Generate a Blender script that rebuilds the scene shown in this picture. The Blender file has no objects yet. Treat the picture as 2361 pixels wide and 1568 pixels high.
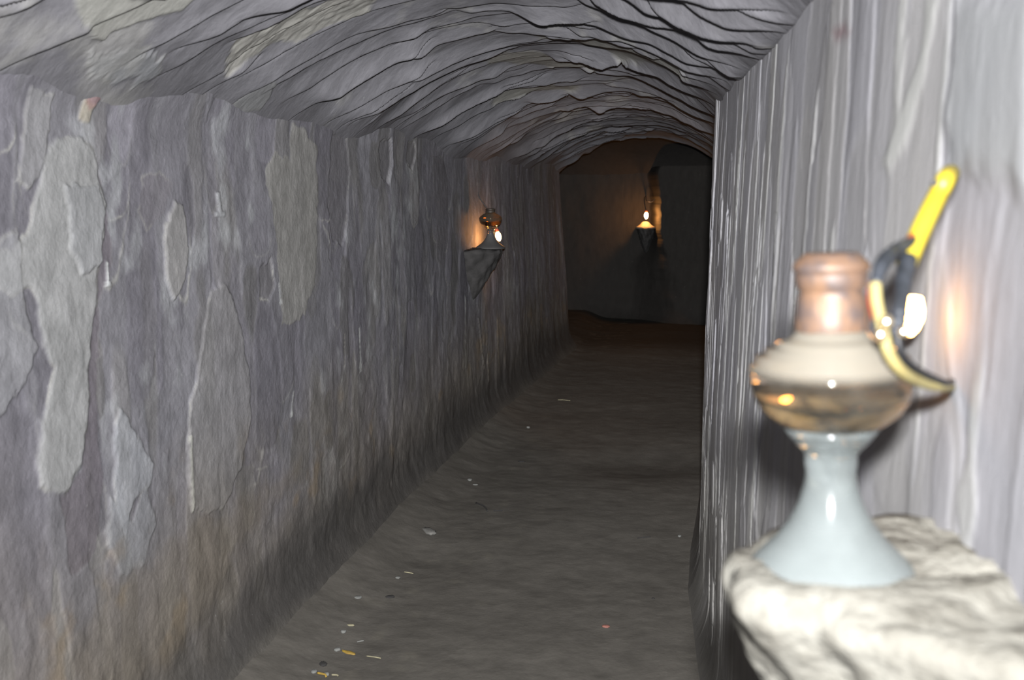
import bpy, math, random
import numpy as np
from mathutils import Vector

S = bpy.context.scene
# ------------------------------------------------------------------ camera
F = 2400.0                       # focal length in pixels of the 2361 x 1568 frame
VX, VY = 1622.0, 452.0           # where the tunnel axis (+Y) meets the picture
TH = math.atan((784 - VY) / F)
PS = math.atan((VX - 1180.5) / F * math.cos(TH))
FW = np.array([-math.sin(PS)*math.cos(TH), math.cos(PS)*math.cos(TH), -math.sin(TH)])
RT = np.array([math.cos(PS), math.sin(PS), 0.0])
UP = np.cross(RT, FW)
EYE = np.array([0.0, 0.0, 1.5])
cam = bpy.data.cameras.new('camera')
camo = bpy.data.objects.new('camera', cam)
S.collection.objects.link(camo)
camo.location = EYE
camo.rotation_euler = (math.pi/2 - TH, 0, PS)
cam.sensor_width = 36.0
cam.lens = 36.0 * F / 2361.0
cam.clip_start = 0.02
cam.dof.use_dof = True
cam.dof.focus_distance = 4.6
cam.dof.aperture_fstop = 5.2
S.camera = camo

# ------------------------------------------------------------------ light and exposure
S.view_settings.view_transform = 'Standard'
S.view_settings.look = 'None'
S.view_settings.gamma = 1.0
S.view_settings.exposure = 0.0
S.cycles.diffuse_bounces = 1
S.cycles.caustics_refractive = False
S.cycles.caustics_reflective = False
world = bpy.data.worlds.new('world')
S.world = world
world.use_nodes = True
world.node_tree.nodes['Background'].inputs[0].default_value = (0.80, 0.86, 1.0, 1)
world.node_tree.nodes['Background'].inputs[1].default_value = 0.14

def flash():
    l = bpy.data.lights.new('camera_flash', 'AREA')
    l.shape = 'RECTANGLE'; l.size = 0.055; l.size_y = 0.035
    l.energy = 1.0
    l.color = (0.98, 0.985, 1.0)
    l.use_nodes = True
    nt = l.node_tree; nt.nodes.clear()
    out = nt.nodes.new('ShaderNodeOutputLight')
    em = nt.nodes.new('ShaderNodeEmission')
    fo = nt.nodes.new('ShaderNodeLightFalloff')
    fo.inputs['Strength'].default_value = 7.9
    fo.inputs['Smooth'].default_value = 4.0
    a = nt.nodes.new('ShaderNodeMath'); a.operation = 'MULTIPLY'; a.inputs[1].default_value = 14.0
    b = nt.nodes.new('ShaderNodeMath'); b.operation = 'MULTIPLY_ADD'; b.inputs[1].default_value = 38.0
    nt.links.new(fo.outputs['Linear'], a.inputs[0])
    nt.links.new(fo.outputs['Quadratic'], b.inputs[0])
    nt.links.new(a.outputs[0], b.inputs[2])
    nt.links.new(b.outputs[0], em.inputs['Strength'])
    nt.links.new(em.outputs[0], out.inputs[0])
    o = bpy.data.objects.new('camera_flash', l)
    o.location = (0.014, 0.0, 1.588)
    o.rotation_euler = (math.pi/2 - TH*0.5, 0, PS*0.6)
    S.collection.objects.link(o)
flash()

# ------------------------------------------------------------------ pixel rays (to measure real positions)
def ray(x, y):
    return FW + RT*(x-1180.5)/F + UP*(784-y)/F
def at_y(x, y, Y):
    d = ray(x, y); return EYE + d*(Y/d[1])
def at_z(x, y, z=0.0):
    d = ray(x, y); return EYE + d*((z-1.5)/d[2])

# ------------------------------------------------------------------ noise
def _hash(ix, iy, seed):
    h = (ix.astype(np.int64)*374761393 + iy.astype(np.int64)*668265263 + seed*2147483647) & 0xFFFFFFFF
    h = ((h ^ (h >> 13)) * 1274126177) & 0xFFFFFFFF
    h = h ^ (h >> 16)
    return (h & 0xFFFF).astype(np.float64)/65535.0
def vnoise(x, y, seed=0):
    ix = np.floor(x); iy = np.floor(y); fx = x-ix; fy = y-iy
    fx = fx*fx*(3-2*fx); fy = fy*fy*(3-2*fy)
    a = _hash(ix, iy, seed); b = _hash(ix+1, iy, seed)
    c = _hash(ix, iy+1, seed); d = _hash(ix+1, iy+1, seed)
    return (a*(1-fx)+b*fx)*(1-fy) + (c*(1-fx)+d*fx)*fy
def fbm(x, y, seed=0, oct=4):
    v = 0; a = 1.0; s = 0
    for k in range(oct):
        v = v + a*(vnoise(x*2**k+17.3*k, y*2**k+9.1*k, seed+k)-0.5); s += a; a *= 0.5
    return v/s*2
def sstep(a, b, x):
    t = np.clip((x-a)/(b-a), 0, 1); return t*t*(3-2*t)
def lerp(a, b, t): return a + (b-a)*t

# ------------------------------------------------------------------ shells of the tunnel
def xl(Y, z):
    base = np.interp(Y, [-2, 4.7, 6.1, 7.5, 10.2], [-1.385, -1.40, -1.385, -1.35, -1.26])
    top = np.interp(Y, [-2, 4.0, 10.2], [-1.42, -1.41, -1.385])
    return base + (top-base)*np.clip(z/1.74, 0, 1)
def xr(Y, z):
    top = np.interp(Y, [-2, .3, .8, 1.3, 1.9, 2.47, 3.2, 3.9, 4.4, 5.2, 7, 10.2],
                    [.45, .31, .245, .205, .180, .143, .089, .040, .045, .09, .15, .2])
    low = np.interp(Y, [-2, .3, .8, 1.3, 1.9, 2.47, 3.2, 3.9, 4.4, 5.2, 7, 10.2],
                    [.43, .29, .225, .180, .147, .11, .065, .022, .027, .06, .11, .16])
    k = np.clip((1.83-z)/1.0, 0, 1)
    return top + (low-top)*k
def zjl(Y): return 1.745 + .035*np.sin(Y*2.1+.6)*np.sin(Y*.9) + .012*np.sin(Y*7.3)
def zjr(Y): return np.interp(Y, [-2, 4, 10.2], [1.83, 1.83, 1.76])
def ceil_xz(Y, t):
    x0 = xl(Y, 1.74); x1 = xr(Y, 1.83)
    x = x0 + (x1-x0)*t
    rise = 0.34
    z = zjl(Y) + (zjr(Y)-zjl(Y))*t + rise*(1-np.abs(2*t-1)**2.3)
    return x, z

def hit_left(px, py):
    d = ray(px, py); X = -1.40
    for _ in range(8):
        p = EYE + d*(X/d[0]); X = float(xl(p[1], p[2]))
    return p[1], p[2]
def hit_right(px, py):
    d = ray(px, py); Ys = np.linspace(0.3, 4.2, 1500)
    P = EYE[:, None] + d[:, None]*(Ys/d[1])
    g = P[0]-xr(Ys, P[2]); k = np.argmax(g > 0) if (g > 0).any() else int(np.argmin(np.abs(g)))
    return float(Ys[k]), float(P[2][k])
def hit_ceil(px, py):
    d = ray(px, py); Ys = np.linspace(1.0, 10.2, 3000)
    P = EYE[:, None] + d[:, None]*(Ys/d[1])
    x0 = xl(Ys, 1.74); x1 = xr(Ys, 1.83); t = np.clip((P[0]-x0)/(x1-x0), 0, 1)
    _, zc = ceil_xz(Ys, t)
    g = P[2]-zc; k = np.argmax(g > 0) if (g > 0).any() else len(Ys)-1
    return float(Ys[k]), float(t[k])

# ------------------------------------------------------------------ mesh helpers
DULL = .31                        # the plaster and earth are dark, sooty stuff
def grid_mesh(name, P, mat, col=None, flip=False, kind='structure', wall_name=None):
    """P: (n, m, 3) array of points"""
    n, m = P.shape[:2]
    me = bpy.data.meshes.new(name)
    me.vertices.add(n*m)
    me.vertices.foreach_set('co', P.reshape(-1).astype(np.float32))
    idx = np.arange(n*m).reshape(n, m)
    a, b, c, d = idx[:-1, :-1], idx[1:, :-1], idx[1:, 1:], idx[:-1, 1:]
    q = np.stack([a, d, c, b] if flip else [a, b, c, d], -1).reshape(-1, 4)
    nf = len(q)
    me.loops.add(nf*4); me.polygons.add(nf)
    me.loops.foreach_set('vertex_index', q.reshape(-1).astype(np.int32))
    me.polygons.foreach_set('loop_start', (np.arange(nf)*4).astype(np.int32))
    me.polygons.foreach_set('use_smooth', np.ones(nf, dtype=bool))
    me.update()
    if col is not None:
        at = me.color_attributes.new('plaster', 'FLOAT_COLOR', 'POINT')
        c4 = np.ones((n*m, 4), dtype=np.float32); c4[:, :3] = col.reshape(-1, 3)*DULL
        at.data.foreach_set('color', c4.reshape(-1))
    me.materials.append(mat)
    o = bpy.data.objects.new(name, me)
    S.collection.objects.link(o)
    if kind: o['kind'] = kind
    return o

def mesh_obj(name, verts, faces, mat, parent=None, smooth=True):
    me = bpy.data.meshes.new(name)
    me.from_pydata([tuple(map(float, v)) for v in verts], [], faces)
    me.update()
    if smooth:
        me.polygons.foreach_set('use_smooth', np.ones(len(me.polygons), dtype=bool))
    me.materials.append(mat)
    o = bpy.data.objects.new(name, me)
    S.collection.objects.link(o)
    if parent: o.parent = parent
    return o

def lathe(name, prof, mat, parent=None, loc=(0, 0, 0), seg=72, wob=0.0, seed=0, fn=None):
    """prof: list of (radius, z); closed at a zero radius"""
    vs, fs = [], []
    rng = random.Random(seed)
    ph = [rng.uniform(0, 6.28) for _ in range(4)]
    rings = []
    for i, (r, z) in enumerate(prof):
        if r < 1e-6:
            rings.append([len(vs)]); vs.append((loc[0], loc[1], loc[2]+z)); continue
        ring = []
        for k in range(seg):
            a = 2*math.pi*k/seg
            rr = r*(1+wob*(math.sin(2*a+ph[0])+.6*math.sin(3*a+ph[1]+z*20)+.4*math.sin(7*a+ph[2]+z*35)))
            p = (rr*math.cos(a), rr*math.sin(a), z)
            if fn: p = fn(*p)
            ring.append(len(vs)); vs.append((loc[0]+p[0], loc[1]+p[1], loc[2]+p[2]))
        rings.append(ring)
    for r0, r1 in zip(rings[:-1], rings[1:]):
        if len(r0) == 1 and len(r1) == 1: continue
        for k in range(seg):
            k2 = (k+1) % seg
            if len(r0) == 1: fs.append((r0[0], r1[k2], r1[k]))
            elif len(r1) == 1: fs.append((r0[k], r0[k2], r1[0]))
            else: fs.append((r0[k], r0[k2], r1[k2], r1[k]))
    return mesh_obj(name, vs, fs, mat, parent)

def smooth_path(pts, n=10):
    P = [np.array(p, float) for p in pts]
    P = [2*P[0]-P[1]] + P + [2*P[-1]-P[-2]]
    out = []
    for i in range(1, len(P)-2):
        for k in range(n):
            t = k/n
            out.append(0.5*((2*P[i]) + (-P[i-1]+P[i+1])*t + (2*P[i-1]-5*P[i]+4*P[i+1]-P[i+2])*t*t
                            + (-P[i-1]+3*P[i]-3*P[i+1]+P[i+2])*t**3))
    out.append(P[-2])
    return out

def tube(name, pts, r, mat, parent=None, seg=14, n=10, bump=0.0):
    path = smooth_path(pts, n)
    vs, fs = [], []
    T = []
    for i in range(len(path)):
        a = path[max(i-1, 0)]; b = path[min(i+1, len(path)-1)]
        t = b-a; T.append(t/np.linalg.norm(t))
    nrm = np.cross(T[0], [0.3, 0.9, 0.2]); nrm /= np.linalg.norm(nrm)
    rng = random.Random(len(path))
    for i, p in enumerate(path):
        nrm = nrm - T[i]*np.dot(nrm, T[i]); nrm /= np.linalg.norm(nrm)
        bn = np.cross(T[i], nrm)
        f = i/(len(path)-1)
        rr = r(f) if callable(r) else r
        rr *= 1+bump*rng.uniform(-1, 1)
        for k in range(seg):
            a = 2*math.pi*k/seg
            vs.append(p + rr*(math.cos(a)*nrm + math.sin(a)*bn))
    for i in range(len(path)-1):
        for k in range(seg):
            k2 = (k+1) % seg
            fs.append((i*seg+k, i*seg+k2, (i+1)*seg+k2, (i+1)*seg+k))
    fs.append(tuple(reversed(range(seg)))); m = (len(path)-1)*seg
    fs.append(tuple(m+k for k in range(seg)))
    return mesh_obj(name, vs, fs, mat, parent)

def empty(name, loc, label=None, cat=None, group=None):
    o = bpy.data.objects.new(name, None); o.location = loc; o.empty_display_size = 0.02
    S.collection.objects.link(o)
    tag(o, label, cat, group)
    return o
def tag(o, label=None, cat=None, group=None):
    if label: o['label'] = label
    if cat: o['category'] = cat
    if group: o['group'] = group
    return o
def adopt(parent, *obs):
    """children were built in world space: keep them there under the parent"""
    L = Vector(parent.location)
    for o in obs:
        o.parent = parent
        o.location = Vector(o.location) - L

# ------------------------------------------------------------------ materials
def new_mat(name):
    m = bpy.data.materials.new(name); m.use_nodes = True
    nt = m.node_tree; nt.nodes.clear()
    out = nt.nodes.new('ShaderNodeOutputMaterial')
    return m, nt, out
def N(nt, t, **kw):
    n = nt.nodes.new(t)
    for k, v in kw.items(): setattr(n, k, v)
    return n

def plaster_mat(name, stretch=(3, 3, 1), attr=True, base=(.4, .4, .4), fine=0.35, bumpd=0.004, speck=0.3, rough=.93):
    m, nt, out = new_mat(name); L = nt.links.new
    bs = N(nt, 'ShaderNodeBsdfPrincipled'); L(bs.outputs[0], out.inputs[0])
    bs.inputs['Roughness'].default_value = rough
    bs.inputs['Specular IOR Level'].default_value = 0.06
    tc = N(nt, 'ShaderNodeTexCoord'); mp = N(nt, 'ShaderNodeMapping')
    mp.inputs['Scale'].default_value = stretch
    L(tc.outputs['Object'], mp.inputs[0])
    n1 = N(nt, 'ShaderNodeTexNoise'); n1.inputs['Scale'].default_value = 9; n1.inputs['Detail'].default_value = 9
    n1.inputs['Roughness'].default_value = 0.68
    L(mp.outputs[0], n1.inputs[0])
    n2 = N(nt, 'ShaderNodeTexNoise'); n2.inputs['Scale'].default_value = 70; n2.inputs['Detail'].default_value = 4
    L(tc.outputs['Object'], n2.inputs[0])
    r1 = N(nt, 'ShaderNodeMapRange'); r1.inputs[1].default_value = .25; r1.inputs[2].default_value = .75
    r1.inputs[3].default_value = 1-fine; r1.inputs[4].default_value = 1+fine
    L(n1.outputs[0], r1.inputs[0])
    r2 = N(nt, 'ShaderNodeMapRange'); r2.inputs[1].default_value = .70; r2.inputs[2].default_value = .82
    r2.inputs[3].default_value = 0; r2.inputs[4].default_value = speck
    L(n2.outputs[0], r2.inputs[0])
    if attr:
        at = N(nt, 'ShaderNodeAttribute', attribute_name='plaster'); src = at.outputs['Color']
    else:
        rgb = N(nt, 'ShaderNodeRGB'); rgb.outputs[0].default_value = (*base, 1); src = rgb.outputs[0]
    mul = N(nt, 'ShaderNodeVectorMath', operation='SCALE'); L(src, mul.inputs[0]); L(r1.outputs[0], mul.inputs['Scale'])
    mx = N(nt, 'ShaderNodeMix', data_type='RGBA'); L(r2.outputs[0], mx.inputs[0]); L(mul.outputs[0], mx.inputs[6])
    mx.inputs[7].default_value = (.20, .20, .19, 1)
    L(mx.outputs[2], bs.inputs['Base Color'])
    add = N(nt, 'ShaderNodeMath', operation='MULTIPLY_ADD'); L(n2.outputs[0], add.inputs[0]); add.inputs[1].default_value = .35
    L(n1.outputs[0], add.inputs[2])
    bp = N(nt, 'ShaderNodeBump'); bp.inputs['Strength'].default_value = .8; bp.inputs['Distance'].default_value = bumpd
    L(add.outputs[0], bp.inputs['Height']); L(bp.outputs[0], bs.inputs['Normal'])
    return m

def simple(name, c, rough=.6, metal=0, spec=.4, var=.0, scale=40, bump=0, c2=None, trans=0, ior=1.45):
    if not trans and metal < .5:
        c = tuple(v*.34 for v in c); c2 = tuple(v*.34 for v in c2) if c2 else None
    m, nt, out = new_mat(name); L = nt.links.new
    bs = N(nt, 'ShaderNodeBsdfPrincipled'); L(bs.outputs[0], out.inputs[0])
    bs.inputs['Roughness'].default_value = rough; bs.inputs['Metallic'].default_value = metal
    bs.inputs['Specular IOR Level'].default_value = spec
    bs.inputs['Transmission Weight'].default_value = trans; bs.inputs['IOR'].default_value = ior
    tc = N(nt, 'ShaderNodeTexCoord')
    n = N(nt, 'ShaderNodeTexNoise'); n.inputs['Scale'].default_value = scale; n.inputs['Detail'].default_value = 6
    L(tc.outputs['Object'], n.inputs[0])
    mx = N(nt, 'ShaderNodeMix', data_type='RGBA')
    cr = N(nt, 'ShaderNodeMapRange'); cr.inputs[1].default_value = .35; cr.inputs[2].default_value = .65
    L(n.outputs[0], cr.inputs[0]); L(cr.outputs[0], mx.inputs[0])
    b = c2 if c2 else tuple(v*(1-var) for v in c)
    mx.inputs[6].default_value = (*c, 1); mx.inputs[7].default_value = (*b, 1)
    L(mx.outputs[2], bs.inputs['Base Color'])
    if bump:
        bp = N(nt, 'ShaderNodeBump'); bp.inputs['Distance'].default_value = bump
        L(n.outputs[0], bp.inputs['Height']); L(bp.outputs[0], bs.inputs['Normal'])
    return m

def emit(name, c, s):
    m, nt, out = new_mat(name)
    e = N(nt, 'ShaderNodeEmission'); e.inputs[0].default_value = (*c, 1); e.inputs[1].default_value = s
    nt.links.new(e.outputs[0], out.inputs[0]); return m

def dusty_glass(name, glass_c, dust_c, z0, z1, d0, d1, rough=.06, gz=1.0):
    """clear glass with a coat of dust that thickens between the local heights z0 and z1"""
    m, nt, out = new_mat(name); L = nt.links.new
    g = N(nt, 'ShaderNodeBsdfPrincipled'); g.inputs['Base Color'].default_value = (*glass_c, 1)
    g.inputs['Transmission Weight'].default_value = 1; g.inputs['Roughness'].default_value = rough
    g.inputs['IOR'].default_value = 1.45
    dust_c = tuple(v*.45 for v in dust_c)
    d = N(nt, 'ShaderNodeBsdfPrincipled'); d.inputs['Roughness'].default_value = .8; d.inputs['Specular IOR Level'].default_value = .25
    tc = N(nt, 'ShaderNodeTexCoord')
    n = N(nt, 'ShaderNodeTexNoise'); n.inputs['Scale'].default_value = 45; n.inputs['Detail'].default_value = 5
    L(tc.outputs['Object'], n.inputs[0])
    mx = N(nt, 'ShaderNodeMix', data_type='RGBA'); L(n.outputs[0], mx.inputs[0])
    mx.inputs[6].default_value = (*dust_c, 1); mx.inputs[7].default_value = (*[v*.72 for v in dust_c], 1)
    L(mx.outputs[2], d.inputs['Base Color'])
    sp = N(nt, 'ShaderNodeSeparateXYZ'); L(tc.outputs['Object'], sp.inputs[0])
    r = N(nt, 'ShaderNodeMapRange'); r.inputs[1].default_value = z0; r.inputs[2].default_value = z1
    r.inputs[3].default_value = d0; r.inputs[4].default_value = d1; L(sp.outputs[2], r.inputs[0])
    ad = N(nt, 'ShaderNodeMath', operation='MULTIPLY_ADD'); ad.use_clamp = True
    L(n.outputs[0], ad.inputs[0]); ad.inputs[1].default_value = .30; L(r.outputs[0], ad.inputs[2])
    sh = N(nt, 'ShaderNodeMixShader'); L(ad.outputs[0], sh.inputs[0]); L(g.outputs[0], sh.inputs[1]); L(d.outputs[0], sh.inputs[2])
    L(sh.outputs[0], out.inputs[0])
    return m

M = {}
M['wall'] = plaster_mat('wall_plaster', stretch=(2.0, 2.0, 1.5), fine=.25, bumpd=.006, speck=.45)
M['ceil'] = plaster_mat('ceiling_plaster', stretch=(1.0, 2.4, 1.0), fine=.30)
M['right'] = plaster_mat('right_wall_plaster', stretch=(2.6, 2.6, .6), fine=.12, bumpd=.0025)
M['floor'] = plaster_mat('earth_floor', stretch=(1, 1, 1), fine=.22, speck=.06, bumpd=.004)
M['far'] = plaster_mat('far_plaster', stretch=(2, 2, .8), attr=False, base=(.0125, .0115, .0105), fine=.2)  # colour cut far below the other plaster, in place of light falloff
M['bracket'] = simple('pale_plaster', (.56, .54, .47), .95, spec=.1, c2=(.36, .34, .29), scale=38, bump=.012)
M['bracket_old'] = simple('sooty_plaster', (.086, .082, .081), .95, spec=.1, c2=(.062, .06, .058), scale=22, bump=.006)
M['rust'] = simple('rusty_tin', (.42, .24, .14), .55, metal=.1, spec=.5, c2=(.22, .16, .14), scale=55, bump=.002)
M['tin'] = simple('dark_tin', (.10, .08, .06), .5, metal=.4, c2=(.05, .04, .035))
M['fount'] = dusty_glass('amber_glass', (.97, .92, .80), (.40, .36, .29), .1625, .1700, -.04, .60)
M['foot'] = dusty_glass('aqua_glass', (.82, .93, .91), (.56, .62, .61), 0, .12, .40, .10, rough=.15)
M['old_foot'] = dusty_glass('smoky_glass', (.5, .42, .28), (.075, .072, .07), .085, .12, .95, .1, rough=.12)
M['old_fount'] = dusty_glass('dark_amber_glass', (.42, .27, .12), (.09, .07, .045), .1625, .1700, -.1, .25)
M['oil'] = simple('kerosene', (.97, .68, .34), .0, var=.05, trans=1, ior=1.33)
M['yellow'] = simple('yellow_cable', (.90, .72, .06), .4, c2=(.82, .62, .05), scale=30)
M['oldyellow'] = simple('faded_yellow_wire', (.78, .66, .28), .5, c2=(.68, .55, .22), scale=30)
M['tape'] = simple('black_tape', (.045, .05, .058), .42, c2=(.09, .10, .12), scale=60, bump=.002)
M['black'] = simple('black_wire', (.03, .03, .032), .45)
M['red'] = simple('red_wire', (.72, .10, .05), .4, c2=(.62, .14, .06))
M['brass'] = simple('glint_brass', (.95, .80, .55), .3, metal=1)
M['iron'] = simple('iron_nail', (.08, .075, .07), .6, metal=.5)
M['glow'] = emit('bulb_glow', (1.0, .42, .11), 430.0)
M['glow_far'] = emit('bulb_glow_far', (1.0, .42, .11), 1150.0)
M['glow_near'] = emit('bulb_glow_near', (1.0, .46, .13), 50.0)

# ------------------------------------------------------------------ painted plaster fields
class Field:
    """height and colour of a plaster surface over (Y, s)"""
    def __init__(f, Y, s):
        f.Y, f.s = Y, s
        f.YY, f.SS = np.meshgrid(Y, s, indexing='ij')
        f.H = np.zeros_like(f.YY); f.C = np.zeros(f.YY.shape + (3,))
    def box(f, y0, y1, s0, s1):
        a, b = np.searchsorted(f.Y, [y0, y1]); c, d = np.searchsorted(f.s, [s0, s1])
        return slice(max(a-1, 0), b+1), slice(max(c-1, 0), d+1)
    def stroke(f, y0, s0, w, h, th, col, op=.8, seed=0, rim=0.0, taper=.35, tilt=0.0, edge=.10, down=True, rough=.25):
        """a slap of plaster, taller than wide, rounded at its lower end"""
        B = f.box(y0-w*1.7-abs(tilt)*h, y0+w*1.7+abs(tilt)*h, s0-h*1.25, s0+h*1.25)
        y = f.YY[B]; s = f.SS[B]
        if y.size < 4: return
        dv = (s-s0)/h; dy = y-y0-tilt*(s-s0)
        dy = dy + w*rough*fbm(y/w*.9+seed, s/w*.5, seed, 4)
        ww = w*(1-taper*(dv if down else -dv)*.5)
        dv2 = dv + .10*fbm(y/w*1.4, s/h*2+seed, seed+5, 3)
        d = np.sqrt(np.abs(dy/ww)**2.4 + np.abs(dv2)**2.8)
        k = 1-sstep(1-edge, 1.0, d)
        H = f.H[B]; m = k > .5
        ref = float(H[m].mean()) if m.any() else 0.0
        H[...] = lerp(H, ref*.6+H*.4+th*(1-.35*np.clip(d, 0, 1)**2), k)
        C = f.C[B]
        c = np.array(col)
        C[...] = lerp(C, c*(1+.05*fbm(y*22, s*9, seed+9, 3))[..., None], (k*op)[..., None])
        if rim > 0:
            rr = np.exp(-((d-1.0)/.035)**2)*sstep(-.2, -.8, dv)*(.4+.9*vnoise(y*60, s*40, seed+3))
            C[...] = lerp(C, np.maximum(np.array([.56, .55, .50]), c*1.15), np.clip(rr*rim, 0, 1)[..., None])
            H[...] = H + .0025*rr*rim
    def poly(f, pts, th, col, op=.85, seed=0, rim=.6, edge=.012, warp=.018, side=None, texture=0.0):
        """a patch with a traced outline, points in (Y, s)"""
        P = np.array(pts, float); mg = .06
        B = f.box(P[:, 0].min()-mg, P[:, 0].max()+mg, P[:, 1].min()-mg, P[:, 1].max()+mg)
        y = f.YY[B]; s = f.SS[B]
        yw = y + warp*(1.5*fbm(y*7, s*7, seed, 5)+.5*fbm(y*40, s*40, seed+1, 3)); sw = s + warp*(2.2*fbm(y*7+50, s*7, seed+4, 5)+.5*fbm(y*40+9, s*40, seed+6, 3))
        inside = np.zeros(y.shape, bool); dist = np.full(y.shape, 1e9)
        n = len(P)
        for i in range(n):
            a, b = P[i], P[(i+1) % n]
            e = b-a; L2 = (e**2).sum()+1e-12
            t = np.clip(((yw-a[0])*e[0]+(sw-a[1])*e[1])/L2, 0, 1)
            dist = np.minimum(dist, np.hypot(yw-a[0]-t*e[0], sw-a[1]-t*e[1]))
            cr = ((a[1] > sw) != (b[1] > sw)) & (yw < (b[0]-a[0])*(sw-a[1])/(b[1]-a[1]+1e-12)+a[0])
            inside ^= cr
        sd = np.where(inside, -dist, dist)
        k = 1-sstep(-edge, edge*.3, sd)
        f.H[B] = f.H[B]*(1-.6*k) + (th + texture*fbm(y*25, s*25, seed+8, 4))*k
        C = f.C[B]
        C[...] = lerp(C, np.array(col)*(1+(.06+texture*20)*fbm(y*16, s*8, seed+9, 4))[..., None], (k*op)[..., None])
        if rim:
            rr = np.exp(-((sd+.003)/.0034)**2)*sstep(.35, .85, vnoise(y*24, s*24, seed+2))*.7
            if side is not None: rr = rr*side(y, s)
            C[...] = lerp(C, np.array([.58, .57, .51]), np.clip(rr*rim, 0, 1)[..., None])

def geo(a, b, n): return np.exp(np.linspace(math.log(a), math.log(b), n))

# ---- left wall
def build_left():
    Y = np.concatenate([np.linspace(-1.6, 1.25, 60)[:-1], geo(1.25, 10.2, 1000)])
    s = np.linspace(-.05, 1.80, 440)
    f = Field(Y, s); y, z = f.YY, f.SS
    cool = np.array([.275, .268, .290]); f.C[...] = cool
    f.H += .020*fbm(y*1.3, z*.9, 1, 3) + .004*fbm(y*5, z*3.2, 2, 4)
    big = fbm(y*1.8, z*1.1, 3, 4)
    f.C *= (1+.18*big)[..., None]
    rng = random.Random(11)
    for i in range(430):
        yy = 1.2 + 9.0*rng.random()**1.35; zz = rng.uniform(.15, 1.8)
        sc = 1.0 if yy > 3 else .75
        w = rng.uniform(.035, .12)*sc; h = rng.uniform(.10, .40)
        v = rng.choice([.70, .78, .86, .94, 1.02, 1.12, 1.26])
        warm = rng.random()
        c = cool*v*(np.array([1.03, 1.02, .93]) if warm > .62 else np.array([1, .985, 1.02]))
        f.stroke(yy, zz, w, h, rng.uniform(-.0026, .0024), c, op=rng.uniform(.4, .9), seed=i*7+1,
                 rim=rng.choice([0, 0, 0, .15, .3, .55]), tilt=rng.uniform(-.06, .06), rough=rng.uniform(.3, .7), edge=rng.choice([.10, .2, .35, .5]))
    # white, crumbly spots
    spots = fbm(y*16, z*9, 40, 5)*.6+fbm(y*3, z*2.5, 41, 3)*.7
    k = sstep(.26, .60, spots)*.55
    f.H += .0016*k*fbm(y*60, z*60, 43, 2)
    f.C[...] = lerp(f.C, np.array([.50, .51, .52]), k[..., None])
    def poly(px, *a, **kw):
        kw.setdefault('edge', .007); f.poly([hit_left(*p) for p in px], *a, **kw)
    # dark bay left of and below the pale tongue
    poly([(205, 330), (240, 420), (262, 620), (232, 700), (230, 900), (250, 1100), (215, 1300), (165, 1345), (150, 1290), (140, 1150), (190, 1080), (200, 820)], -0.0033, (.205, .185, .205), op=.85, seed=61, rim=.15)
    # the great pale tongue of newer plaster
    poly([(180, 296), (215, 330), (228, 420), (245, 480), (236, 560), (222, 640), (226, 760), (208, 880), (212, 960), (196, 1060), (165, 1130), (135, 1146), (100, 1120), (88, 1050), (92, 960), (108, 900), (118, 840), (90, 780), (70, 690), (20, 700), (-30, 660), (-40, 560), (20, 560), (60, 480), (84, 420), (108, 350), (150, 305)], 0.0033, (.405, .405, .400), op=.95, seed=62, rim=.6, edge=.012)
    poly([(150, 420), (215, 420), (236, 500), (225, 600), (190, 640), (160, 560)], 0.0072, (.33, .335, .35), op=.45, seed=63, rim=0)
    # second pale strip below the bend of the vault
    poly([(670, 288), (700, 290), (712, 310), (728, 330), (732, 350), (727, 400), (734, 470), (730, 560), (722, 650), (700, 720), (672, 750), (648, 735), (640, 660), (634, 560), (626, 470), (612, 420), (614, 380), (632, 345), (646, 370), (664, 372)], 0.0033, (.375, .365, .345), op=.9, seed=64, rim=.5, side=lambda y, s: 1.0)
    # long pale strip with the white left edge
    poly([(520, 645), (545, 690), (560, 760), (575, 840), (580, 960), (560, 1080), (520, 1150), (480, 1190), (440, 1180), (436, 1090), (440, 960), (458, 860), (470, 760), (480, 690)], 0.0028, (.35, .34, .34), op=.7, seed=65, rim=.8, side=lambda y, s: (y < 2.95)*1.0)
    poly([(270, 930), (320, 1000), (358, 1060), (350, 1110), (310, 1160), (285, 1240), (270, 1200), (262, 1100)], 0.0033, (.42, .43, .45), op=.7, seed=66, rim=.3)
    poly([(260, 1130), (300, 1200), (330, 1120), (360, 1200), (330, 1300), (280, 1330), (250, 1240)], 0.0022, (.40, .41, .43), op=.55, seed=67, rim=.2)
    poly([(405, 460), (430, 470), (440, 560), (432, 640), (405, 690), (385, 620), (388, 520)], 0.0044, (.37, .36, .35), op=.8, seed=68, rim=.4)
    poly([(330, 400), (370, 390), (400, 440), (380, 520), (345, 530), (325, 470)], -0.0022, (.25, .235, .255), op=.7, seed=69, rim=.5)
    poly([(765, 310), (800, 300), (806, 420), (800, 500), (785, 560), (768, 550), (756, 470)], -0.0033, (.23, .22, .235), op=.8, seed=70, rim=.5)
    poly([(868, 330), (890, 325), (900, 380), (890, 430), (872, 420)], -0.0028, (.24, .23, .24), op=.8, seed=71, rim=.4)
    poly([(935, 318), (950, 316), (958, 345), (948, 390), (934, 372)], -0.0044, (.22, .21, .215), op=.85, seed=72, rim=.8)
    poly([(1000, 350), (1025, 350), (1036, 420), (1036, 560), (1025, 615), (1010, 600), (1004, 480)], -0.0033, (.225, .215, .23), op=.8, seed=73, rim=.4)
    poly([(600, 620), (625, 600), (635, 660), (620, 690), (600, 690)], -0.0033, (.24, .23, .24), op=.8, seed=74, rim=.9)
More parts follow.
